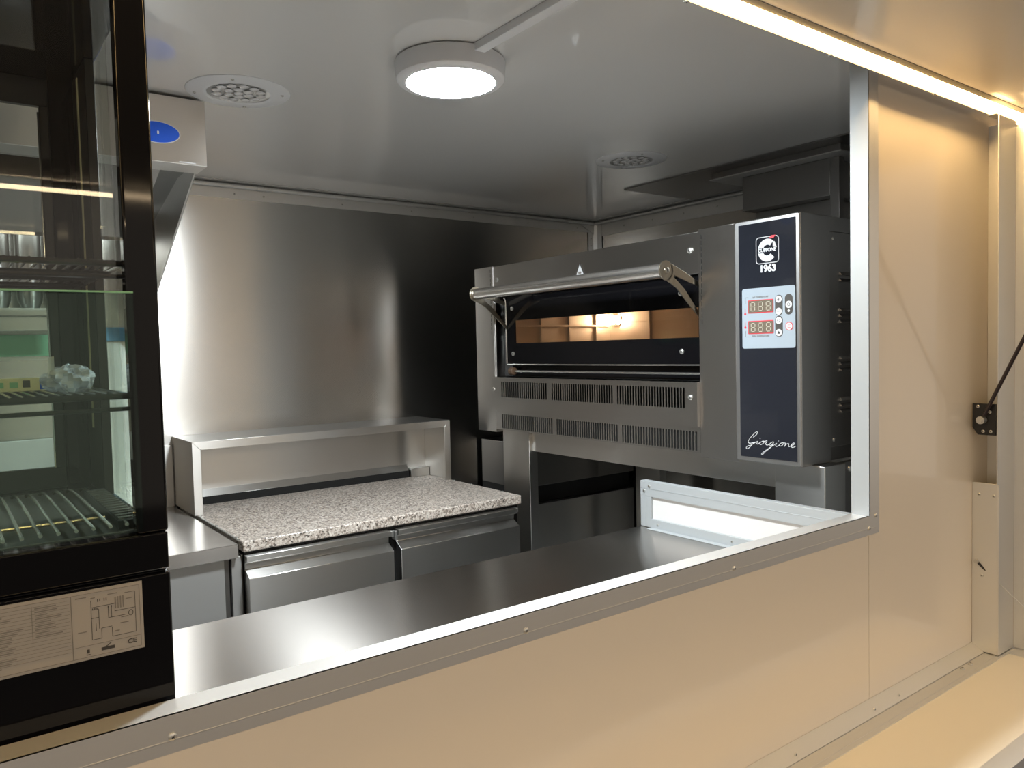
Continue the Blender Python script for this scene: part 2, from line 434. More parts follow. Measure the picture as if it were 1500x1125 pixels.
sb = thing('side_board', 'white panel in aluminium frame standing on the end of the counter', 'board', (1.58, 1.2, -.506))
s = MB().mat('aluminium_bright')
s.box(1.568, 1.590, .899, 1.511, -.419, -.377)
s.box(1.568, 1.590, 1.471, 1.511, -.505, -.4192)
s.box(1.5672, 1.568, .899, 1.511, -.3975, -.3965)
s.box(1.5672, 1.568, 1.4905, 1.4915, -.505, -.3975)
s.build('frame', None, sb, .0006)
box(1.574, 1.586, .899, 1.471, -.505, -.419).build('infill', 'white_panel', sb)
s = MB().mat('aluminium_bright'); s.box(1.5655, 1.5738, .95, 1.4705, -.5055, -.480); s.box(1.548, 1.5655, .95, 1.4705, -.5058, -.5040)
s.build('angle_strip', None, sb, .0005)
for y, z in ((1.446, -.493), (1.20, -.493)): screw(sb, (1.5655, y, z), '-x', .0035)
for y, z in ((1.497, -.405), (1.478, -.39)): screw(sb, (1.568, y, z), '-x', .0045)

# ------------------------------------------------------------------ refrigerated prep table with granite top
pt = thing('prep_table', 'refrigerated prep table with speckled granite top and two steel doors', 'refrigerator', (1.12, 2.43, FZ))
PX0, PX1 = .648, 1.592
s = MB().mat('steel'); s.box(PX0, PX1, 2.132, 2.785, -1.28, -.548)
s.build('body', None, pt, .001)
s = MB().mat('black_matt'); s.box(PX0+.004, PX1-.004, 2.118, 2.1315, -1.27, -.54); s.box(PX0+.01, PX1-.01, 2.15, 2.77, -.5475, -.536)
s.build('gasket', None, pt)
g = box(.645, 1.596, 2.101, 2.785, -.5355, -.505); g.build('worktop', 'granite', pt, .004)
def door(x0, x1):
    prof = [(2.086, -.548), (2.092, -.5455), (2.096, -.548), (2.101, -.565), (2.112, -.582), (2.108, -.594), (2.074, -.606), (2.074, -1.24), (2.117, -1.24), (2.117, -.546), (2.10, -.5435), (2.088, -.5455)]
    prof = [(2.090, -.546), (2.090, -.562), (2.108, -.568), (2.110, -.585), (2.077, -.604), (2.077, -1.24), (2.1175, -1.24), (2.1175, -.546)]
    d = MB().prism('x', prof, x0, x1).build('door', 'steel', pt, .0012)
    return d
d1 = door(.650, 1.088); d2 = door(1.113, 1.568)
h = box(1.0905, 1.098, 2.095, 2.117, -.566, -.548); h.build('hinge', 'zinc', pt, .001)
h = box(1.103, 1.1105, 2.095, 2.117, -.578, -.550); h.build('hinge', 'zinc', pt, .001)
h = box(1.5695, 1.576, 2.095, 2.117, -.560, -.545); h.build('hinge', 'zinc', pt, .001)
for x in (.70, 1.54):
    for y in (2.2, 2.72): MB().cyl((x, y, FZ), (x, y, -1.28), .022, 16).build('foot', 'black_satin', pt)
# raised rail box behind the worktop
R0, R1 = .634, 1.590; RYF, RYB = 2.545, 2.798; RZ0, RZ1 = -.5045, -.271
s = MB().mat('steel')
s.box(R0, R1, RYF, RYB, RZ1-.003, RZ1)                     # lid
s.box(R0, R0+.003, RYF, RYB, RZ0, RZ1-.003); s.box(R1-.003, R1, RYF, RYB, RZ0, RZ1-.003)
s.prism('y', [(R0, RZ1), (R1, RZ1), (R1-.026, RZ1-.026), (R0+.026, RZ1-.026)], RYF-.003, RYF)
s.prism('y', [(R0, RZ1), (R0+.026, RZ1-.026), (R0+.026, RZ0), (R0, RZ0)], RYF-.003, RYF)
s.prism('y', [(R1, RZ1), (R1-.026, RZ1-.026), (R1-.026, RZ0), (R1, RZ0)], RYF-.003, RYF)
s.box(R0+.003, R1-.003, 2.735, 2.738, -.478, RZ1-.003)     # inner back
s.prism('x', [(2.735, -.478), (2.735, -.455), (2.715, -.478)], R0+.003, R1-.09)
s.build('raised_shelf', None, pt, .0006)
box(R0+.004, R1-.09, 2.715, 2.76, RZ0, -.4785).build('slot_liner', 'black_matt', pt)
box(R1-.088, R1-.004, 2.70, 2.734, RZ0, -.470).build('end_block', 'steel', pt, .001)
MB().tube([(.640, 2.12, -.5035), (.640, 2.52, -.5035)], .0035, 8).build('side_bead', 'zinc', pt)
for y in (2.14, 2.33, 2.50): screw(pt, (.640, y, -.500), '+z', .0045, 'rivet')
for y in (2.2, 2.4, 2.52): screw(pt, (1.588, y, -.505), '+z', .0042, 'rivet')

# ------------------------------------------------------------------ plain steel work table on the left
wt = thing('work_table', 'plain steel work table left of the granite prep table', 'table', (0, 2.45, FZ))
s = MB().mat('steel_counter'); s.box(LX+.005, .6315, 2.103, 2.795, -.516, -.510); s.box(LX+.005, .6315, 2.100, 2.104, -.547, -.510)
s.box(.628, .6315, 2.104, 2.795, -.547, -.5165); s.build('tabletop', None, wt, .001)
box(LX+.005, .612, 2.125, 2.785, -1.30, -.5485).build('cabinet', 'steel_dark', wt)
box(LX+.01, .598, 2.119, 2.1245, -1.29, -.552).build('front_panel', 'aluminium', wt)
box(.618, .644, 2.119, 2.140, FZ, -.5485).build('leg', 'aluminium', wt, .001)
box(-.9, -.86, 2.13, 2.17, FZ, -1.3005).build('leg', 'aluminium', wt, .001)
box(.5915, .6315, 2.789, 2.7955, -.5095, -.300).build('upstand', 'steel', wt, .0005)

# ------------------------------------------------------------------ pizza oven
ov = thing('pizza_oven', 'large steel deck pizza oven with glowing window and black control panel', 'oven', (2.1, 1.77, -.302))
FX = 1.68
YN, YF = 1.072, 2.474
def col(y0, y1, name, slots_y, z1, z0=-.312):
    s = MB().mat('steel_oven'); s.box(FX, 1.724, y0, y1, z0, z1)
    s.mat('black_matt')
    z = .297
    while z > .052:
        s.box(FX-.0006, FX+.001, slots_y-.0012, slots_y+.0012, z-.0125, z); z -= .0165
    return s.build(name, None, ov, .0008)
col(2.3575, 2.476, 'side_column', 2.372, .308)
col(1.2615, 1.3885, 'side_column', 1.378, .311)
s = MB().mat('steel_oven'); s.box(1.683, 1.72, 1.389, 2.357, .193, .306)
fas = s.build('fascia', None, ov, .001)
for y, z in ((2.334, .256), (1.419, .258)): screw(fas, (1.683, y, z), '-x', .0085)
tri = MB().mat('print_dark').prism('x', [(1.873, .2735), (1.8975, .226), (1.8485, .226)], 1.6822, 1.6829)
tri.mat('print_white').prism('x', [(1.873, .266), (1.8925, .2285), (1.8535, .2285)], 1.6815, 1.6822)
tri.mat('print_grey').prism('x', rrect(1.866, 1.880, .236, .243, .003), 1.681, 1.6815)
tri.build('warning_sticker', None, fas)
# outer shell
s = MB().mat('steel_oven')
s.box(1.724, 2.52, 1.26, 2.474, .303, .307); s.box(1.724, 2.52, 2.470, 2.474, -.30, .303)
s.box(1.724, 2.52, 1.26, 2.474, -.304, -.30); s.box(2.516, 2.52, 1.26, 2.47, -.30, .303)
s.box(1.724, 2.52, 1.256, 1.2600, -.304, .307)
s.build('shell', None, ov)
# front wall of the chamber, black, with the opening
s = MB().mat('black_gloss')
s.box(1.722, 1.730, 1.389, 2.356, .125, .193); s.box(1.722, 1.730, 1.389, 2.356, -.104, -.015)
s.box(1.722, 1.730, 1.389, 1.398, -.015, .125); s.box(1.722, 1.730, 2.29, 2.356, -.015, .125)
s.build('chamber_front', None, ov)
s = MB().mat('steel_oven'); s.box(1.684, 1.722, 2.3505, 2.357, -.104, .193); s.build('recess_cheek', None, ov, .001)
s = MB().mat('chamber_steel')
s.box(1.731, 2.34, 1.397, 1.400, -.03, .15); s.box(1.731, 2.34, 2.42, 2.423, -.03, .15)
s.box(2.34, 2.343, 1.397, 2.423, -.03, .15); s.box(1.731, 2.343, 1.397, 2.423, .15, .153)
for y in (1.50, 1.62, 1.90, 2.18): s.box(2.330, 2.34, y, y+.008, -.03, .15)
for x in (1.80, 1.95, 2.10, 2.25):
    s.box(x, x+.008, 1.4002, 1.410, -.03, .15); s.box(x, x+.008, 2.41, 2.4198, -.03, .15)
s.box(1.735, 2.33, 1.4002, 1.412, .085, .091); s.box(1.735, 2.33, 2.408, 2.4198, .085, .091)
s.prism('y', [(2.336, .10), (2.34, .10), (2.34, .108), (2.336, .108)], 1.40, 2.42)
s.build('chamber', None, ov)
box(1.731, 2.34, 1.400, 2.42, -.05, -.0305).build('baking_stone', 'fire_stone', ov)
b_ = MB().mat('bulb_on').ball((2.318, 2.378, .112), .019, 16, 10)
b_.build('bulb', None, ov)
MB().cyl((2.334, 2.378, .112), (2.3399, 2.378, .112), .03, 24).build('bulb_bezel', 'chrome', ov)
# door
dr = MB().mat('black_gloss')
DX0, DX1 = 1.697, 1.703
dr.box(DX0, DX1, 1.3965, 2.300, .102, .192); dr.box(DX0, DX1, 1.3965, 2.300, -.055, .019)
dr.box(DX0, DX1, 1.3965, 1.404, .019, .102); dr.box(DX0, DX1, 2.250, 2.300, .019, .102)
dr = dr.build('door', None, ov)
box(1.6985, 1.7015, 1.404, 2.250, .019, .102).build('window_pane', 'pane_oven', dr)
s = MB().mat('chrome'); s.tube(smooth_path([(1.6965, 2.303, -.054), (1.6965, 2.303, .06), (1.6965, 2.303, .165), (1.690, 2.303, .188)], 4), .0032, 8)
s.tube([(1.7, 1.40, -.058), (1.7, 2.303, -.058)], .0028, 8); s.build('edge_trim', None, dr)
for y, z in ((2.264, .146), (2.262, -.019), (1.465, -.020), (1.467, .144)): screw(dr, (DX0, y, z), '-x', .0078)
# handle tube with end discs and side arms
hd = MB().mat('tube_steel').tube([(1.560, 1.402, .197), (1.560, 2.292, .197)], .0195, 28).build('handle', None, ov)
def arm(y, t):
    poly = []
    cx, cz = 1.560, .197
    for i in range(15):
        a = math.radians(20+i*(300-20)/14+25); poly.append((cx+.0265*math.cos(a), cz+.0265*math.sin(a)))
    s = MB().mat('steel_warm_reflection')
    s.frust((cx, y-t, cz), (cx, y+t, cz), .0265, .0265, 32)
    s.prism('y', [(1.577, .217), (1.633, .196), (1.688, .172), (1.688, .158), (1.625, .176), (1.582, .188)], y-t, y+t)
    s.prism('y', [(1.582, .186), (1.632, .150), (1.695, .083), (1.695, .070), (1.640, .117), (1.600, .152), (1.560, .171)], y-t, y+t)
    s.prism('y', [(1.577, .217), (1.590, .195), (1.590, .180), (1.56, .1708), (1.56, .2)], y-t*.99, y+t*.99)
    return s.build('handle_arm', None, hd, .0006)
a1 = arm(1.3985, .0018); a2 = arm(2.2955, .0018)
screw(hd, (1.560, 1.3967, .197), '-y', .0095, mat='steel_warm_reflection')
screw(hd, (1.560, 2.2973, .197), '+y', .0095)
# lower lever rod and knob
MB().mat('tube_steel').tube([(1.700, 1.395, -.083), (1.700, 2.26, -.083)], .0035, 10).build('lever_rod', None, ov)
MB().mat('wood_knob').cyl((1.700, 2.262, -.083), (1.700, 2.285, -.083), .014, 20).build('lever_knob', None, ov, .002)
# slotted panels
def slotted(name, x0, x1, z0, z1, zs0, zs1, groups, parent=ov):
    s = MB().mat('steel_oven')
    y0, y1 = 1.3885, 2.3565 if name == 'lower_grille' else 2.365
    s.box(x0, x1, y0, y1, z0, zs0); s.box(x0, x1, y0, y1, zs1, z1)
    ys = y1
    for g1, g0, n in groups:              # g1 > g0
        s.box(x0, x1, g1, ys, zs0, zs1)
        p = (g1-g0)/n
        for i in range(1, n+1): s.box(x0, x1, g1-i*p, g1-i*p+p*.42, zs0, zs1)
        ys = g0
    s.box(x0, x1, y0, ys, zs0, zs1)
    s.mat('black_matt').box(x1+.0002, x1+.003, y0+.003, y1-.003, z0+.003, z1-.003)
    return s.build(name, None, parent)
vp = slotted('vent_panel', 1.668, 1.672, -.228, -.105, -.1775, -.1205, [(2.302, 2.034, 22), (2.012, 1.714, 27), (1.699, 1.428, 25)])
box(1.6722, 1.69, 1.3885, 2.3565, -.228, -.105).build('vent_housing', 'steel_oven', ov)
lg = slotted('lower_grille', 1.680, 1.684, -.301, -.2285, -.2955, -.2425, [(2.318, 2.022, 26), (2.004, 1.707, 28), (1.692, 1.396, 27)])
box(1.6875, 1.7235, 1.3885, 2.357, -.301, -.229).build('grille_housing', 'black_matt', ov)
for y, z in ((2.350, -.150), (1.412, -.147)): screw(vp, (1.668, y, z), '-x', .0075)
# control box
cbx = MB().mat('steel_oven').box(1.664, 1.790, 1.067, 1.2585, -.304, .309).build('control_box', None, ov, .0025)
s = MB().mat('bezel_metal')
oy0, oy1, oz0, oz1 = 1.0675, 1.254, -.303, .308; iy0, iy1, iz0, iz1 = 1.0775, 1.2405, -.291, .2985
fr = [((oy0, oz0), (oy1, oz0), (iy1, iz0), (iy0, iz0)), ((oy1, oz0), (oy1, oz1), (iy1, iz1), (iy1, iz0)),
      ((oy1, oz1), (oy0, oz1), (iy0, iz1), (iy1, iz1)), ((oy0, oz1), (oy0, oz0), (iy0, iz0), (iy0, iz1))]
s.prism('x', rrect(oy0, oy1, oz0, oz1, .006), 1.6600, 1.6639)
s.build('bezel', None, cbx, .002)
box(1.6585, 1.6600, iy0, iy1, iz0, iz1).build('front_glass', 'control_black', cbx)
PXF = 1.6585
# emblem: rounded outline, large letter ring, word across, year
em = MB().mat('print_white')
out = [(PXF-.0002, y, z) for y, z in rrect(1.1235, 1.1875, .196, .2605, .008)]
em.tube(out, .0011, 6, True)
cY, cZ = 1.1555, .2275
def ring_arc(a0, a1, r0, r1, ky=1.0, n=18):
    for i in range(n):
        p = []
        for a, r in ((a0+(a1-a0)*i/n, r0), (a0+(a1-a0)*i/n, r1), (a0+(a1-a0)*(i+1)/n, r1), (a0+(a1-a0)*(i+1)/n, r0)):
            rr = r
            p.append((cY-math.cos(math.radians(a))*rr*ky, cZ+math.sin(math.radians(a))*rr*1.06))
        em.prism('x', p, PXF-.0008, PXF)
ring_arc(50, 176, .0125, .0265); ring_arc(190, 318, .0125, .0265)
em.prism('x', [(1.1395, .2475), (1.1345, .2475), (1.1285, .2315), (1.1395, .2345)], PXF-.0008, PXF)
em.mat('control_black').box(PXF-.0011, PXF-.0002, 1.1325, 1.1795, .2215, .2335)
em.mat('print_red').prism('x', [(1.1495, .2555), (1.1435, .2625), (1.1305, .2625), (1.1365, .2555)], PXF-.0022, PXF-.0012)
em.build('emblem', None, cbx)
text_obj('emblem_word', 'CUPPONE', 'print_white', cbx, (PXF-.0014, 1.1555, .2277), .0118, (0, -1, 0), (0, 0, 1), .0003, .0004, 0, .95)
text_obj('year_text', '1963', 'print_white', cbx, (PXF-.0005, 1.1545, .1825), .0235, (0, -1, 0), (0, 0, 1), .0003, .0011, 0, 1.0)
STR = [[(1.2016,-.2399),(1.1982,-.2379),(1.192,-.2328),(1.1886,-.2274),(1.1906,-.2258),(1.196,-.2285),(1.2043,-.2361),(1.2126,-.2449),(1.2168,-.2523),(1.2155,-.2557),(1.21,-.2564),(1.2018,-.2539),(1.1949,-.2522)],
[(1.197,-.2524),(1.2032,-.257),(1.2101,-.2646),(1.2171,-.2699),(1.2219,-.2709),(1.2226,-.268),(1.2184,-.2641),(1.2087,-.2609),(1.199,-.2554),(1.1922,-.2514),(1.1888,-.2499),(1.1909,-.2559),(1.1869,-.2562),(1.1801,-.2504)],
[(1.174,-.2487),(1.1801,-.2515),(1.1822,-.2563),(1.1775,-.2565),(1.1707,-.2519),(1.1694,-.2483),(1.174,-.2476),(1.168,-.2482),(1.1614,-.2454),(1.1628,-.2501),(1.1654,-.2538),(1.1615,-.2569),(1.1549,-.2551)],
[(1.1431,-.2467),(1.1496,-.2501),(1.1543,-.2551),(1.1497,-.257),(1.1444,-.252),(1.1418,-.2472),(1.1458,-.2566),(1.155,-.2654),(1.1657,-.2733),(1.1737,-.281),(1.1771,-.2813),(1.1757,-.2783),(1.1656,-.271),(1.155,-.2637),(1.1432,-.2564),(1.1334,-.2499),(1.1367,-.2559),(1.1328,-.2578),(1.1263,-.2538)],
[(1.118,-.2475),(1.1238,-.2502),(1.1257,-.2549),(1.1212,-.2556),(1.1161,-.2518),(1.1148,-.2478),(1.118,-.2475),(1.1085,-.2478),(1.1098,-.2524),(1.1117,-.2559),(1.106,-.2498),(1.0997,-.2482),(1.1003,-.2527),(1.0985,-.2553),(1.0935,-.2527),(1.086,-.2492),(1.0841,-.2458),(1.0878,-.2461),(1.0922,-.2509),(1.0916,-.2558),(1.0866,-.256),(1.0811,-.2527)],
[(1.1816,-.2424),(1.1809,-.2412)],[(1.1284,-.2444),(1.1278,-.2431)]]
sg = MB().mat('print_white')
for st in STR: sg.tube(smooth_path([(PXF-.0003, y, z) for y, z in st], 5), .00085, 6)
sg.build('script_lettering', None, cbx)
# keypad plate with two three-digit displays
kp = MB().mat('control_plate').prism('x', rrect(1.0785, 1.2305, -.0145, .1365, .006), PXF-.0012, PXF).build('keypad', None, cbx)
KX = PXF-.0012
def display(zc):
    s = MB().mat('print_red'); s.prism('x', rrect(1.1385, 1.2125, zc-.0165, zc+.0165, .002), KX-.0006, KX)
    s.mat('display_dark'); s.box(KX-.0010, KX-.0006, 1.1405, 1.2105, zc-.0145, zc+.0145)
    s.mat('segment')
    for dy in (1.1975, 1.1755, 1.1530):
        w, h, t = .0058, .0105, .0011
        sl = -.0012
        def seg(y0, z0, y1, z1):
            s.box(KX-.0013, KX-.0010, min(y0, y1)-t*.5, max(y0, y1)+t*.5, min(z0, z1)-t*.5, max(z0, z1)+t*.5)
        for zz in (-h, 0, h): seg(dy-w+.002, zc+zz, dy+w-.002, zc+zz)
        for yy in (-w, w):
            seg(dy+yy, zc+.0018, dy+yy, zc+h-.0018); seg(dy+yy, zc-.0018, dy+yy, zc-h+.0018)
    return s.build('display', None, kp)
display(.0905); display(.0385)
def pill(y, z0, z1, name='button_backing'):
    return MB().mat('print_dark').prism('x', rrect(y-.0105, y+.0105, z0, z1, .0104, 8), KX-.0004, KX).build(name, None, kp)
pill(1.1235, .066, .1155); pill(1.1235, .0135, .0645); pill(1.096, .066, .1160)
def button(y, z, mark, ring='print_dark'):
    s = MB().mat(ring); s.cyl((KX, y, z), (KX-.0008, y, z), .0102, 28)
    s.mat('print_white'); s.cyl((KX-.0008, y, z), (KX-.0014, y, z), .0086, 28)
    s.mat(ring); q = KX-.0014
    if mark in '+-': s.box(q-.0003, q, y-.0042, y+.0042, z-.0006, z+.0006)
    if mark == '+': s.box(q-.0003, q, y-.0006, y+.0006, z-.0042, z+.0042)
    if mark == 'o': s.tube([(q, y+math.cos(a*PI/8)*.0034, z+math.sin(a*PI/8)*.0034) for a in range(16)], .0006, 5, True)
    if mark == 'b': s.prism('x', [(y-.004, z-.003), (y+.004, z-.003), (y, z+.0045)], q-.0003, q)
    if mark == 'g':
        for k in (-.003, 0, .003): s.box(q-.0003, q, y-.0055+abs(k)*.5, y+.0055-abs(k)*.5, z+k-.0005, z+k+.0005)
    return s.build('button', None, kp)
button(1.1235, .105, '+'); button(1.1235, .0755, '-'); button(1.1235, .053, 'o'); button(1.1235, .0235, 'b')
button(1.0955, .0905, 'o'); button(1.0950, .038, 'g', 'print_red')
s = MB().mat('print_white'); s.cyl((KX-.0004, 1.096, .0755), (KX-.0008, 1.096, .0755), .003, 16); s.build('indicator', None, kp)
for z in (.078, .044):
    s = MB().mat('print_red'); s.box(KX-.0004, KX, 1.2205, 1.2220, z-.004, z+.008); s.cyl((KX, 1.2212, z-.005), (KX-.0004, 1.2212, z-.005), .003, 14); s.build('thermometer_mark', None, kp)
for zc, zt in ((.0905, .1145), (.0385, .0155)):
    s = MB().mat('print_grey'); s.tube([(KX-.0002, 1.212, zt), (KX-.0002, 1.2205, zt), (KX-.0002, 1.2205, zc+(zt-zc)*.35)], .0005, 5); s.build('bracket_line', None, kp)
text_obj('caption', 'SET TEMPERATURE', 'print_grey', kp, (KX-.0003, 1.176, .1135), .0058, (0, -1, 0), (0, 0, 1), .0002, 0, 0, .95)
text_obj('caption', 'REAL TEMPERATURE', 'print_grey', kp, (KX-.0003, 1.176, .0163), .0058, (0, -1, 0), (0, 0, 1), .0002, 0, 0, .95)
# rear side cover with louvres
rc = MB().mat('steel_oven').box(1.7905, 2.52, 1.071, 1.2555, -.268, .272); rc = rc.build('side_cover', None, ov, .001)
MB().mat('steel_oven').box(1.7905, 2.52, 1.069, 1.2555, .2725, .309).build('top_cover', None, ov, .001)
MB().mat('steel_dark').box(1.7905, 2.52, 1.075, 1.2555, -.302, -.2685).build('lower_cover', None, ov)
for zc in (.168, .152, .077, .062, .047, -.045, -.060, -.075, -.150, -.165, -.180):
    MB().mat('steel_dark').prism('x', [(1.0708, zc+.006), (1.064, zc-.002), (1.0708, zc-.002)], 1.838, 2.00).build('louvre', None, rc)
for x, z in ((1.809, .255), (1.809, -.25)): screw(rc, (x, 1.071, z), '-y', .005)

# ------------------------------------------------------------------ oven stand
st = thing('oven_stand', 'grey steel stand with wide legs carrying the pizza oven', 'stand', (2.1, 1.7, FZ))
def leg(x0, x1, y0, y1): return MB().mat('steel').box(x0, x1, y0, y1, FZ, -.3045).build('leg', None, st, .0015)
leg(1.71, 1.748, 2.197, 2.357); leg(1.71, 1.800, 1.035, 1.175); leg(2.42, 2.46, 2.22, 2.36); leg(2.42, 2.46, 1.05, 1.17)
MB().mat('steel').box(1.7245, 1.745, 1.1755, 2.1965, -.374, -.3045).build('cross_beam', None, st, .001)
MB().mat('steel').box(2.425, 2.455, 1.1755, 2.2195, -.374, -.3045).build('cross_beam', None, st, .001)
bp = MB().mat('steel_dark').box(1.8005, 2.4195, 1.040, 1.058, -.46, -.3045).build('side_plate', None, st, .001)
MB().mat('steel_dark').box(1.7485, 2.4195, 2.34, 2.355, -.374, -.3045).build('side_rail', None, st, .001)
for x, z, r in ((1.828, -.322, .008), (1.880, -.345, .0075), (1.842, -.392, .0075), (1.9, -.42, .007)): screw(bp, (x, 1.040, z), '-y', r, 'bolt')

# low cabinet against the back wall behind the stand
lc = thing('low_cabinet', 'dark steel storage cabinet against the back wall under the oven', 'cabinet', (2.2, 2.65, FZ))
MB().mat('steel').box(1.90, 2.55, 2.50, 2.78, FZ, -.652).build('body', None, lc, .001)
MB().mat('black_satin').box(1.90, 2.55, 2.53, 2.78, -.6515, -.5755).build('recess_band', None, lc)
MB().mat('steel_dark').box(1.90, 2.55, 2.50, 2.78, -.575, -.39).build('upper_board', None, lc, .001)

# ------------------------------------------------------------------ extraction above the oven
cp = MB().mat('steel_dark'); cp.box(2.178, RX-.046, WI+.001, 2.160, CZ-.0045, CZ-.0005)
tag(cp.build('ceiling_plate', None, None, base=(2.4, 1.5, CZ-.005+OFF)), 'dark steel plate fixed flat on the ceiling around the flue', 'plate')
fd = thing('flue_duct', 'dark rectangular steel duct rising from the oven to the ceiling', 'duct', (2.44, 1.54, .31))
MB().mat('steel_dark').box(2.302, 2.57, 1.372, 1.702, .462, CZ-.030).build('upper_duct', None, fd, .001)
MB().mat('steel_dark').box(2.36, 2.51, 1.40, 1.69, .3095, .4615).build('lower_duct', None, fd, .001)
s = MB().mat('aluminium'); s.box(2.245, 2.572, 1.30, 1.3705, CZ-.0295, CZ-.0255); s.box(2.245, 2.3015, 1.3705, 1.80, CZ-.0295, CZ-.0255)
s.box(2.3015, 2.572, 1.7025, 1.80, CZ-.0295, CZ-.0255)
s.mat('steel_dark').box(2.25, 2.57, 1.305, 1.795, CZ-.025, CZ-.005)
s.build('collar', None, fd)
MB().mat('steel_dark').box(2.302, 2.33, 1.340, 1.3715, .312, CZ-.030).build('angle_post', None, fd, .001)
eb = thing('exhaust_box', 'dark steel box between flue duct and front wall above oven', 'box', (2.4, 1.13, .31))
MB().mat('steel_dark').box(2.30, 2.56, 1.07, 1.18, .3095, .42).build('body', None, eb, .001)
MB().mat('steel').box(2.296, 2.2995, 1.10, 1.15, .3105, .33).build('bracket', None, eb)

# ------------------------------------------------------------------ ceiling lamp and its cable trunking
LC = (.9035, 1.4025)
lm = thing('ceiling_lamp', 'round white surface mounted ceiling lamp, switched on', 'lamp', (LC[0], LC[1], .563))
h = MB().mat('lamp_white').lathe((LC[0], LC[1], 0), [(.0, CZ-.0005), (.112, CZ-.0005), (.1165, CZ-.004), (.1155, .579), (.1145, .571), (.110, .566), (.102, .5635), (.0945, .564), (.0935, .566)], 96)
h.build('housing', None, lm)
MB().mat('lamp_on').lathe((LC[0], LC[1], 0), [(.0945, .5655), (.0865, .5637), (.05, .5627), (.0, .5625)], 64).build('diffuser', None, lm)
box(LC[0]-.0115, LC[0]-.004, LC[1]+.1152, LC[1]+.1175, .594, .600).build('clip', 'print_grey', lm)
tr = box(.888, .912, WI+.001, 1.300, CZ-.016, CZ-.0005)
tag(tr.build('cable_trunking', 'lamp_white', None, .001, base=(.9, 1.1, CZ-.016+OFF)), 'narrow white cable trunking along the ceiling to the round lamp', 'cable trunking')

# ------------------------------------------------------------------ two recessed spotlights (off)
def spot(cx, cy, label):
    t = thing('recessed_spotlight', label, 'spotlight', (cx, cy, CZ-.006), 'unlit recessed spotlights in the ceiling')
    MB().mat('lamp_white').lathe((cx, cy, 0), [(.070, CZ-.0003), (.070, CZ-.004), (.075, CZ-.0062), (.080, CZ-.0055), (.106, CZ-.004), (.115, CZ-.0015), (.116, CZ-.0003)], 72).build('flange', None, t)
    s = MB().mat('aluminium'); s.lathe((cx, cy, 0), [(.070, CZ-.0035), (.066, CZ-.0010), (.0, CZ-.0006)], 48); s.build('reflector', None, t)
    s = MB().mat('lens_clear')
    for r, n in ((.0, 1), (.025, 6), (.050, 12)):
        for i in range(n):
            a = 2*PI*i/max(n, 1)+r*9
            s.ball((cx+r*math.cos(a), cy+r*math.sin(a), CZ-.0035), .0115, 12, 6, (1, 1, .30))
    s.build('lens_cluster', None, t)
    for i in range(4):
        a = PI/4+.35+i*PI/2; screw(t, (cx+.097*math.cos(a), cy+.097*math.sin(a), CZ-.0046), '-z', .004)
    return t
sp = spot(.593, 1.828, 'round unlit ceiling spotlight beside the extractor hood')
def copy_tree(root, loc, label):
    r = root.copy(); COL.objects.link(r); r.location = loc; r['label'] = label
    for ch in list(root.children):
        c = ch.copy(); COL.objects.link(c); c.parent = r
    return r
copy_tree(sp, (1.865, 1.815, CZ-.006+OFF), 'round unlit ceiling spotlight above the pizza oven handle')

# ------------------------------------------------------------------ extractor hood on the left
hdn = thing('extractor_hood', 'steel extractor hood with a blue oval badge at upper left', 'hood', (-.1, 2.36, .2))
HX0, HX1 = -.85, .541
s = MB().mat('steel'); s.box(HX0, HX1, 1.920, 1.9225, .450, .603); s.build('front_panel', None, hdn, .0008)
s = MB().mat('steel'); s.box(HX0, HX1, 1.9225, 2.005, .450, .4525); s.box(HX0, HX1-.0025, 2.003, 2.005, .4525, .475); s.build('gutter', None, hdn, .0005)
side = [(1.9225, .603), (1.9225, .4530), (2.02, .4530), (2.46, .205), (2.77, .02), (2.795, .02), (2.795, .603)]
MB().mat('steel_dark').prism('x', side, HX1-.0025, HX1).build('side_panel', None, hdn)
MB().mat('steel').prism('x', side, HX0, HX0+.0025).build('side_panel', None, hdn)
MB().mat('steel').box(HX0, HX1, 1.9225, 2.795, .6005, .603).build('top_panel', None, hdn)
MB().mat('steel').prism('x', [(1.935, .4535), (2.01, .4535), (2.48, .190), (2.60, .14), (2.60, .36), (2.42, .41), (2.17, .47), (1.95, .475)], HX1-.0065, HX1-.0028).build('side_flange', None, hdn)
for i in range(3):
    x0 = HX0+.02+i*.44
    MB().mat('steel_dark').prism('x', [(2.06, .47), (2.07, .49), (2.42, .36), (2.41, .34)], x0, x0+.42).build('grease_filter', None, hdn)
s = MB().mat('blue_enamel'); s.prism('y', [(.432+.0485*math.cos(2*PI*i/40), .5165+.0235*math.sin(2*PI*i/40)) for i in range(40)], 1.9185, 1.9199)
bd = s.build('badge', None, hdn)
s = MB().mat('print_white'); s.tube([(.432+.0495*math.cos(2*PI*i/40), 1.9188, .5165+.0245*math.sin(2*PI*i/40)) for i in range(40)], .0011, 6, True)
s.box(.4325, .4365, 1.9178, 1.9185, .512, .519); s.build('badge_rim', None, bd)
s = MB().mat('print_white'); s.box(.478, .515, 1.9192, 1.9199, .4535, .4555); s.build('white_mark', None, hdn)
hl = MB().mat('hood_lamp_on').box(-.55, .50, 2.605, 2.63, .418, .436)
tag(hl.build('hood_light', None, None, base=(0, 2.62, .418+OFF)), 'white tube light glowing inside the extractor hood', 'lamp')
hk = MB().mat('zinc').box(-.57, .52, 2.59, 2.635, .437, .445).box(-.57, .52, 2.587, 2.59, .355, .445).box(-.1, -.08, 2.61, 2.625, .445, .6)  # bracket, plus a thin front plate added to shield the counter from the tube
hk.box(.40, .42, 2.61, 2.625, .445, .6)
hk.build('light_bracket_shield', None, hdn)

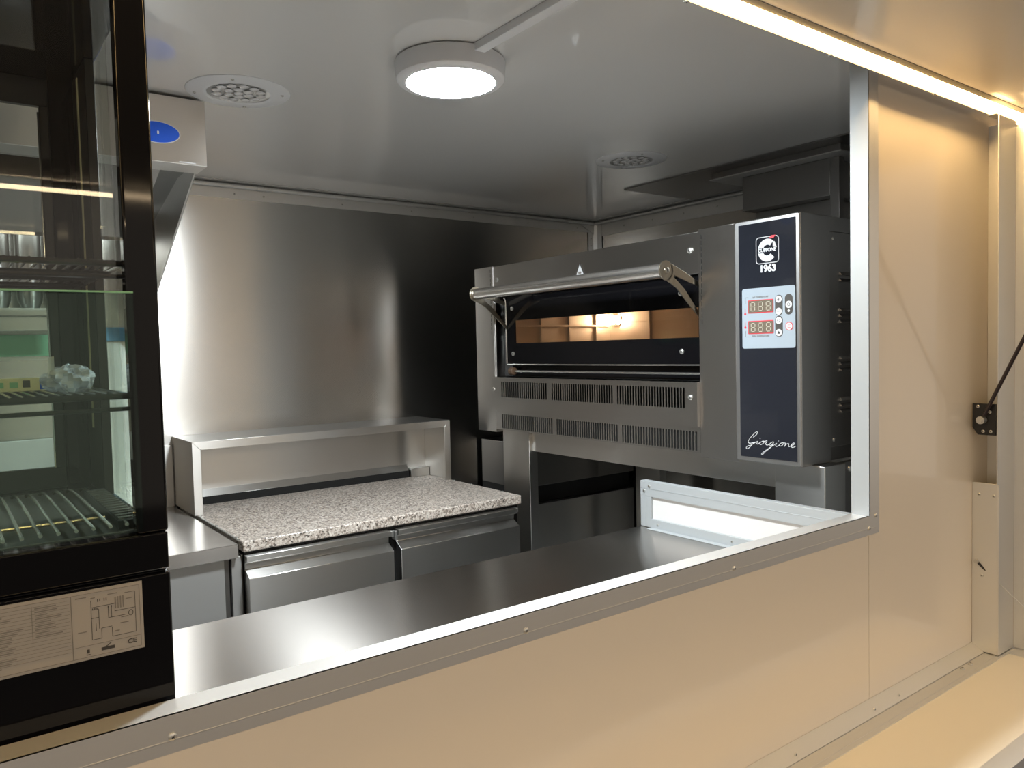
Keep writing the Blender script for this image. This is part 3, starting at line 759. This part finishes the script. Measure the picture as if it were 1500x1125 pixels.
# ------------------------------------------------------------------ display refrigerator standing on the counter
df = thing('display_fridge', 'black countertop display fridge with glass sides and rating label', 'refrigerator', (-.03, 1.12, -.506))
DL, DR = -.235, .197; DY0, DY1 = .901, 1.345; DT = .50
s = MB().mat('black_gloss')
s.box(DL, DR, DY0+.002, DY1, -.5055, -.236); s.box(DL, DR-.001, DY0, DY1, -.232, -.191); s.box(DL+.002, DR-.003, DY0+.004, DY1-.002, -.236, -.232)
s.build('base', None, df, .004)
s = MB().mat('steel_dark'); s.box(DL+.02, DR-.025, DY0+.03, DY1-.06, -.1908, -.1900); s.build('drip_tray', None, df)
MB().mat('black_gloss').box(DL, DR, DY0, DY1, .41, DT).build('top', None, df, .004)
def column(x0, x1, y0, y1, name='corner_post'): return MB().mat('black_gloss').box(x0, x1, y0, y1, -.1905, .4095).build(name, None, df, .003)
column(.165, DR, DY0, DY0+.020); column(DL, DL+.038, DY0, DY0+.022); column(.150, DR-.004, DY1-.030, DY1); column(DL, DL+.04, DY1-.030, DY1)
MB().mat('black_satin').box(DR-.016, DR-.004, DY1-.145, DY1-.0305, -.1905, .4095).build('side_mullion', None, df, .001)
s = MB().mat('cardboard_cream'); s.box(DR-.0175, DR-.0161, DY1-.085, DY1-.077, -.10, .40)
s.build('unlit_light_strip', None, df)
box(DR-.006, DR-.002, DY0+.0225, DY1-.146, -.1905, .4095).build('side_glass', 'pane_clear', df)
box(DL+.001, DL+.005, DY0+.0225, DY1-.0305, -.1905, .4095).build('side_glass', 'pane_clear', df)
box(DL+.038, .158, DY0+.006, DY0+.010, -.1905, .4095).build('front_glass', 'pane_clear', df)
dg_ = box(DL+.002, .171, DY0-.0055, DY0-.0005, -.186, .068).build('glass_guard', 'pane_green', df)
s = MB().mat('plastic_green').box(DL+.002, .171, DY0-.0054, DY0-.0006, .0682, .0700); s.build('guard_edge', None, dg_)
# rear sliding door frames
s = MB().mat('black_satin')
s.box(DL+.04, .150, DY1-.022, DY1-.010, .37, .4095); s.box(DL+.04, .150, DY1-.022, DY1-.010, .265, .295)
s.box(DL+.04, .150, DY1-.022, DY1-.010, -.1905, -.16); s.box(.138, .150, DY1-.022, DY1-.010, -.16, .37)
s.build('rear_door_frame', None, df, .001)
s = MB().mat('chrome'); s.tube([(.1365, DY1-.024, -.16), (.1365, DY1-.024, .36)], .0018, 8); s.build('door_edge', None, df)
box(DL+.04, .138, DY1-.018, DY1-.015, -.16, .37).build('rear_glass', 'pane_clear', df)
def rack(z, n, mat, name, y0=DY0+.035, y1=DY1-.05, x1=.170):
    s = MB().mat(mat)
    r = .0035
    pts = [(DL+.02, y0, z), (x1, y0, z), (x1, y1, z), (DL+.02, y1, z)]
    s.tube(pts+[pts[0]], r, 8)
    s.tube([(DL+.02, y0, z-.014), (x1, y0, z-.014)], .0025, 8)
    for i in range(n):
        x = DL+.03+i*(x1-DL-.04)/(n-1); s.tube([(x, y0, z+.003), (x, y1, z+.003)], .0016, 6)
    for k in range(1, 4):
        y = y0+(y1-y0)*k/4; s.tube([(DL+.02, y, z-.002), (x1, y, z-.002)], .0025, 6)
    return s.build(name, None, df)
rack(.103, 34, 'rack_black', 'wire_rack'); rack(-.042, 34, 'rack_black', 'wire_rack')
s = MB().mat('rack_chrome')
for i in range(22):
    x = .160-i*.0163; s.tube(smooth_path([(x, DY0+.025, -.182), (x, DY1-.14, -.182), (x-.004, DY1-.10, -.187)], 3), .0021, 8)
s.tube([(DL+.03, DY0+.10, -.185), (.150, DY0+.10, -.185)], .002, 6)
s.build('floor_rack', None, df)
s = MB().mat('black_satin'); s.box(.154, .180, DY0+.04, DY1-.15, -.1905, -.180)
for i in range(14): s.mat('steel_dark').box(.156, .178, DY0+.05+i*.017, DY0+.058+i*.017, -.1798, -.1785)
s.build('air_grille', None, df)
# rating label on the base
lb = MB().mat('label_paper').box(-.16, .1675, DY0+.0008, DY0+.0019, -.3135, -.2405)
lb = lb.build('rating_label', None, df)
LYF = DY0+.0008
p = MB().mat('print_grey')
def ln(x0, z0, x1, z1, w=.00045, m='print_grey'):
    p.mat(m); h_ = w/2
    if abs(x1-x0) >= abs(z1-z0): p.box(x0, x1, LYF-.0003, LYF, z0-h_, z0+h_)
    else: p.box(x0-h_, x0+h_, LYF-.0003, LYF, z0, z1)
ln(-.155, -.2440, .1645, -.2440); ln(-.155, -.3105, .1645, -.3105); ln(.1645, -.3105, .1645, -.2440); ln(.100, -.3105, .100, -.2440, .0008)
ln(.100, -.2985, .1645, -.2985); ln(.0655, -.284, .0655, -.2465)
rnd = random.Random(3)
for i in range(16):
    z = -.2478-i*.0036
    ln(-.155, z, .0985, z, .0003)
    ln(-.06, z-.0018, rnd.uniform(.03, .058), z-.0018, .0011, 'print_grey')
    if i < 9: ln(.068, z-.0018, rnd.uniform(.078, .094), z-.0018, .0011, 'print_grey')
# wiring diagram
for x0, z0, x1, z1 in ((.118, -.2935, .118, -.252), (.118, -.2935, .127, -.2935), (.127, -.2935, .127, -.283), (.127, -.283, .137, -.283), (.125, -.283, .125, -.262),
                      (.118, -.2595, .140, -.2595), (.134, -.2735, .134, -.262), (.137, -.2735, .137, -.262), (.134, -.2735, .150, -.2735), (.160, -.294, .160, -.250),
                      (.150, -.250, .160, -.250), (.140, -.2675, .160, -.2675), (.137, -.294, .137, -.284), (.137, -.294, .160, -.294), (.122, -.285, .122, -.276), (.118, -.271, .125, -.271)):
    ln(x0, z0, x1, z1, .0004, 'print_dark')
for x in (.1245, .1265, .1305, .1325): ln(x, -.2545, x, -.2515, .0007, 'print_dark')
for x in (.1195, .1215, .1235, .134, .137): ln(x, -.2625, x, -.2605, .0007, 'print_dark')
for x in (.141, .1435, .146, .1485): ln(x, -.265, x, -.2525, .0012, 'print_grey')
for x0, x1, z in ((.104, .114, -.2475), (.118, .122, -.2495), (.134, .143, -.2485), (.151, .157, -.2565), (.146, .153, -.2755), (.145, .153, -.2815), (.105, .113, -.2835), (.139, .144, -.2890)):
    ln(x0, z, x1, z, .0010, 'print_grey')
p.mat('print_dark').tube([(.1555+.0022*math.cos(k*PI/6), LYF-.0001, -.2725+.003*math.sin(k*PI/6)) for k in range(12)], .0003, 5, True)
p.mat('print_dark').box(.112, .1155, LYF-.0003, LYF, -.3085, -.3078); p.box(.1125, .115, LYF-.0003, LYF, -.3065, -.3025)
p.box(.126, .1385, LYF-.0003, LYF, -.3068, -.3035); p.tube([(.130, LYF, -.3030), (.1320, LYF, -.3025), (.1355, LYF, -.3000)], .0005, 5)
p.build('label_print', None, lb)
text_obj('ce_mark', 'CE', 'print_dark', lb, (.1555, LYF-.0003, -.3035), .0068, (1, 0, 0), (0, 0, 1), .0002, .0001, 0, 1.1)

# goods on the lower rack: crumpled plastic bag and a printed card
def crumple(c, rx, ry, rz, seed):
    rr = random.Random(seed); s = MB().mat('film_plastic'); nu, nv = 26, 14; vs = []; fs = []
    for j in range(nv+1):
        t = PI*j/nv
        for i in range(nu):
            a = 2*PI*i/nu; k = 1+.16*math.sin(3*a+2*t+seed)+.10*math.sin(7*a-5*t)+rr.uniform(-.05, .05)
            vs.append((c[0]+rx*k*math.sin(t)*math.cos(a), c[1]+ry*k*math.sin(t)*math.sin(a), max(c[2]-rz*.9, c[2]+rz*k*math.cos(t))))
    for j in range(nv):
        for i in range(nu): fs.append((j*nu+i, (j+1)*nu+i, (j+1)*nu+(i+1) % nu, j*nu+(i+1) % nu))
    return s.add(vs, fs)
pb = crumple((.128, 1.06, -.025), .026, .06, .016, 2).add([(.103, 1.03, -.020), (.110, 1.03, -.018), (.112, 1.05, .004), (.106, 1.05, .003)], [(0, 1, 2, 3)])
tag(pb.build('plastic_bag', None, None, base=(.128, 1.06, -.039+OFF)), 'crumpled clear plastic bag lying on the lower fridge rack', 'bag')
pc = MB().mat('cardboard_cream').box(-.12, .112, 1.135, 1.139, -.0385, -.022)
pc.mat('plastic_green').box(.058, .066, 1.1345, 1.135, -.034, -.027); pc.box(.072, .081, 1.1345, 1.135, -.034, -.027)
pc.mat('print_dark').box(.086, .094, 1.1345, 1.135, -.034, -.025); pc.mat('blue_enamel').box(.104, .111, 1.1345, 1.135, -.037, -.023)
tag(pc.build('printed_card', None, None, base=(0, 1.137, -.0385+OFF)), 'pale yellow strip card with small symbols standing on lower fridge rack', 'card')

# ------------------------------------------------------------------ things behind the fridge, seen through its glass
ws = thing('wall_shelf', 'steel wall shelf seen through the display fridge', 'shelf', (0, 2.70, .09))
MB().mat('steel').box(-.75, .345, 2.60, 2.796, .145, .149).build('board', None, ws, .0005)
s = MB().mat('steel'); s.box(-.75, .345, 2.598, 2.602, .085, .1445); s.build('lip', None, ws, .0005)
s = MB().mat('chrome'); s.tube([(-.7, 2.590, .125), (.34, 2.590, .125)], .003, 8)
for x in (0.0, .09, .17, .25, .33): s.tube([(x, 2.590, .125), (x, 2.598, .125)], .0025, 6)
s.build('hanging_rail', None, ws)
def tumbler(x, label):
    t = thing('cup_dispenser', label, 'dispenser', (x, 2.70, .1495), 'steel dispensers on the wall shelf')
    s = MB().mat('steel_dark'); s.lathe((x, 2.70, 0), [(.0, .1495), (.022, .1495), (.032, .175), (.034, .19), (.034, .412), (.036, .415), (.034, .4155), (.0, .4155)], 28); s.build('body', None, t)
    return t
tb = [('steel dispenser on wall shelf, nearest the hood side post', .318)]
tumbler(.318, 'steel dispenser at the right end of the wall shelf')
tumbler(.235, 'second steel dispenser from the right on the wall shelf')
tumbler(.155, 'third steel dispenser from the right on the wall shelf')
gb = MB().mat('plastic_green').box(-.30, .335, 2.775, 2.792, .012, .078)
gbo = gb.build('cutting_board', None, None, .002, base=(0, 2.785, .012+OFF)); tag(gbo, 'green plastic board held flat against the back wall under the shelf', 'board')
bk = MB().mat('steel'); bk.box(-.3, .34, 2.7925, 2.799, .0, .012); bk.build('board_ledge', None, gbo)
sk = thing('sink_splash', 'steel tray with raised rim on the left work table', 'tray', (0, 2.70, -.5095))
s = MB().mat('aluminium'); s.box(-.5, .343, 2.775, 2.790, -.5092, -.244); s.box(.338, .343, 2.60, 2.775, -.5092, -.300)
s.build('back', None, sk, .001)
s = MB().mat('aluminium'); s.box(-.5, .338, 2.60, 2.775, -.5092, -.39); s.build('body', None, sk, .001)
s = MB().mat('chrome'); s.tube([(-.5, 2.772, -.347), (.337, 2.772, -.347)], .003, 8); s.build('rim', None, sk)
bs = MB().mat('blue_film').box(.425, .56, 2.785, 2.798, .055, .10)
tag(bs.build('blue_sticker_roll', None, None, .003, base=(.49, 2.79, .055+OFF)), 'light blue strip on the back wall behind the fridge glass', 'strip')

# ------------------------------------------------------------------ world, camera, view
w = bpy.data.worlds.new('World'); sc.world = w; w.use_nodes = True
bg = w.node_tree.nodes['Background']; bg.inputs[0].default_value = (1, .87, .73, 1); bg.inputs[1].default_value = .58

cam = bpy.data.cameras.new('Camera'); co = bpy.data.objects.new('Camera', cam); COL.objects.link(co)
cam.sensor_fit = 'HORIZONTAL'; cam.sensor_width = 36; cam.lens = 1130/1500*36; cam.clip_start = .02
vx = Vector((.8007, .0468, -.5973)); vy = Vector((-.5986, .0223, -.8007)); vz = Vector((-.0241, .9987, .0459))
R = Matrix((vx.normalized(), vy.normalized(), vz.normalized()))
co.matrix_world = Matrix.Translation((0, 0, OFF)) @ R.to_4x4()
sc.camera = co
sc.view_settings.view_transform = 'Standard'; sc.view_settings.look = 'None'
sc.view_settings.gamma = 1; sc.view_settings.exposure = .25; sc.view_settings.use_curve_mapping = False
